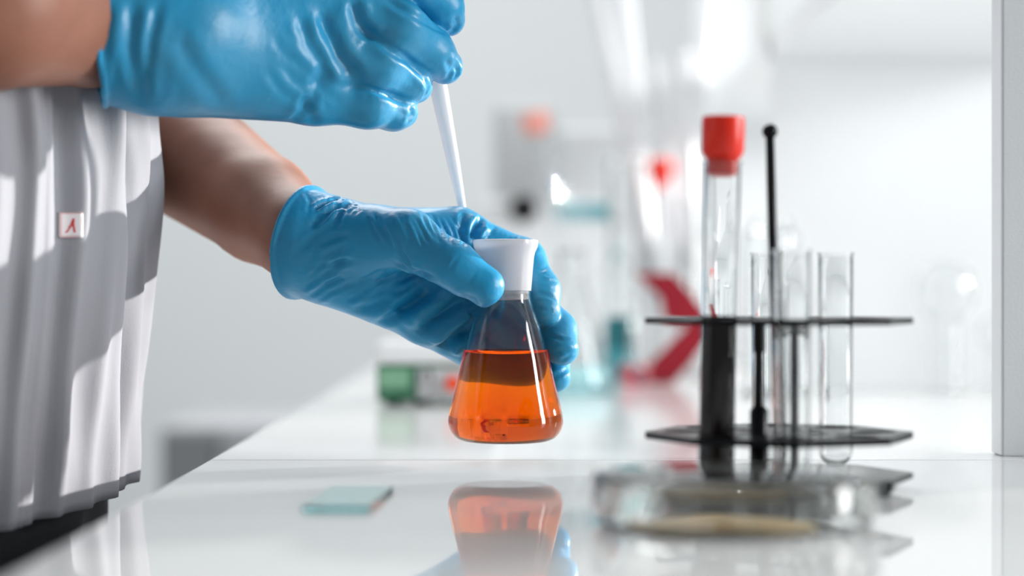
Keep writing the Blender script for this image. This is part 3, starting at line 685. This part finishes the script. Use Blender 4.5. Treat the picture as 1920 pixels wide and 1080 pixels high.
a = P(1238, 330, 1.90); e = empty('stick', b1.location + Vector((-0.016, -0.014, 0.004)), 'thin pale stick with a small red bulb in the tall beaker', 'stick')
lo = Vector((0, 0, 0)); ax = a - e.location; L = ax.length
lathe('shaft', [(0, 0), (0.0016, 0), (0.0016, L), (0, L)], M['white'], e, seg=16, axis=ax)
lathe('bulb', [(0, L - 0.014), (0.0035, L - 0.0125), (0.0085, L - 0.003), (0.0125, L + 0.007), (0.0105, L + 0.014), (0, L + 0.017)], M['redcap'], e, seg=24, axis=ax)
a = P(1004, 226, 1.96); e = empty('capped_tube', b2.location + Vector((0.006, 0, 0.004)), 'clear tube with a salmon cap leaning left out of the beaker', 'tube'); ax = a - e.location; L = ax.length
lathe('glass_tube', [(0, 0), (0.006, 0.001), (0.0085, 0.008), (0.0085, L - 0.012), (0.0078, L - 0.012), (0.0078, 0.008), (0.0055, 0.002), (0, 0.0015)], M['glass'], e, seg=36, axis=ax)
lathe('cap', [(0, L - 0.014), (0.0077, L - 0.014), (0.0078, L - 0.011), (0.013, L - 0.010), (0.0132, L + 0.006), (0.012, L + 0.008), (0, L + 0.008)], M['salmon'], e, seg=36, axis=ax)
# measuring cylinders by the beaker
for px, d, r, h, lab in ((1170, 1.90, 0.014, 0.19, 'clear measuring cylinder left of the tall beaker'), (1320, 1.84, 0.013, 0.15, 'clear measuring cylinder right of the tall beaker')):
    e = empty('measuring_cylinder', base_at(px, d), lab, 'cylinder')
    lathe('foot', [(0, 0), (r * 1.9, 0), (r * 1.9, 0.003), (r * 1.1, 0.008), (0, 0.008)], M['white'], e, seg=40)
    lathe('glass_tube', [(0, 0.008), (r, 0.008), (r, h - 0.003), (r * 1.15, h), (r * 0.9, h - 0.001), (r * 0.9, 0.011), (0, 0.011)], M['glass'], e, seg=40)
# jar behind the rack, upturned round flasks, by the divider panel
e = lathe('jar', shell(spline([(0, 0), (0.016, 0), (0.0205, 0.002), (0.0215, 0.008), (0.0215, 0.105), (0.018, 0.118), (0.0150, 0.121), (0.0150, 0.127)], 4), 0.0014), M['glass'], None, base_at(1446, 1.54), 56); tag(e, 'clear glass jar standing behind the rack', 'jar')
def upturned(px, d, lab, sc=1.0):
    pf = spline([(0.0128, 0), (0.0118, 0.002), (0.0118, 0.050), (0.0135, 0.056), (0.0195, 0.064), (0.0216, 0.0755), (0.0185, 0.088), (0.010, 0.0955), (0, 0.0975)], 5)
    inn2 = [(max(r - 0.001, 0), z if i < 12 else z - 0.001 * (z - 0.05) / 0.0475) for i, (r, z) in enumerate(pf)]
    o = lathe('round_flask', [(r * sc, z * sc) for r, z in pf + inn2[::-1]], M['glass'], None, base_at(px, d), 56, closed=True); tag(o, lab, 'flask')
upturned(1774, 1.56, 'clear round-bottomed flask turned upside down right of the rack'); upturned(1868, 1.52, 'clear round flask half hidden behind the grey panel edge', 0.6)
# bottles on the shelf
sz = CZ + 0.1952
for px, d, r, h, m, lab in ((1440, 1.76, 0.0135, 0.09, M['white'], 'white bottle on the shelf, left of the pale green one'), (1485, 1.72, 0.016, 0.10, M['palegreen'], 'pale green bottle standing on the shelf')):
    e = empty('bottle', ((px - 960) * d / F, d, sz), lab, 'bottle')
    lathe('bottle_body', spline([(0, 0), (r * .9, 0), (r, 0.003), (r, h * .7), (r * .75, h * .82), (r * .4, h * .88), (r * .4, h), (0, h)], 3), m, e, seg=36)
    lathe('cap', [(0, h), (r * .48, h), (r * .48, h + 0.012), (r * .4, h + 0.014), (0, h + 0.014)], M['grey'], e, seg=28)
# cabinet beyond the counter at left
D = 2.5; e = empty('pedestal_cabinet', ((345 - 960) * D / F, D, 0), 'dark grey pedestal cabinet on the floor beyond the left edge of the counter', 'cabinet')
ht = CZ - (800 - 540) * D / F
box('carcass', (-0.028, 0, 0), (0.30, 0.4, ht), M['midgrey'], e, 0.004)
box('door', (-0.024, -0.016, 0.05), (0.040, 0, ht - 0.006), M['darkgrey'], e, 0.002)
box('door', (0.044, -0.016, 0.05), (0.296, 0, ht - 0.006), M['midgrey'], e, 0.002)
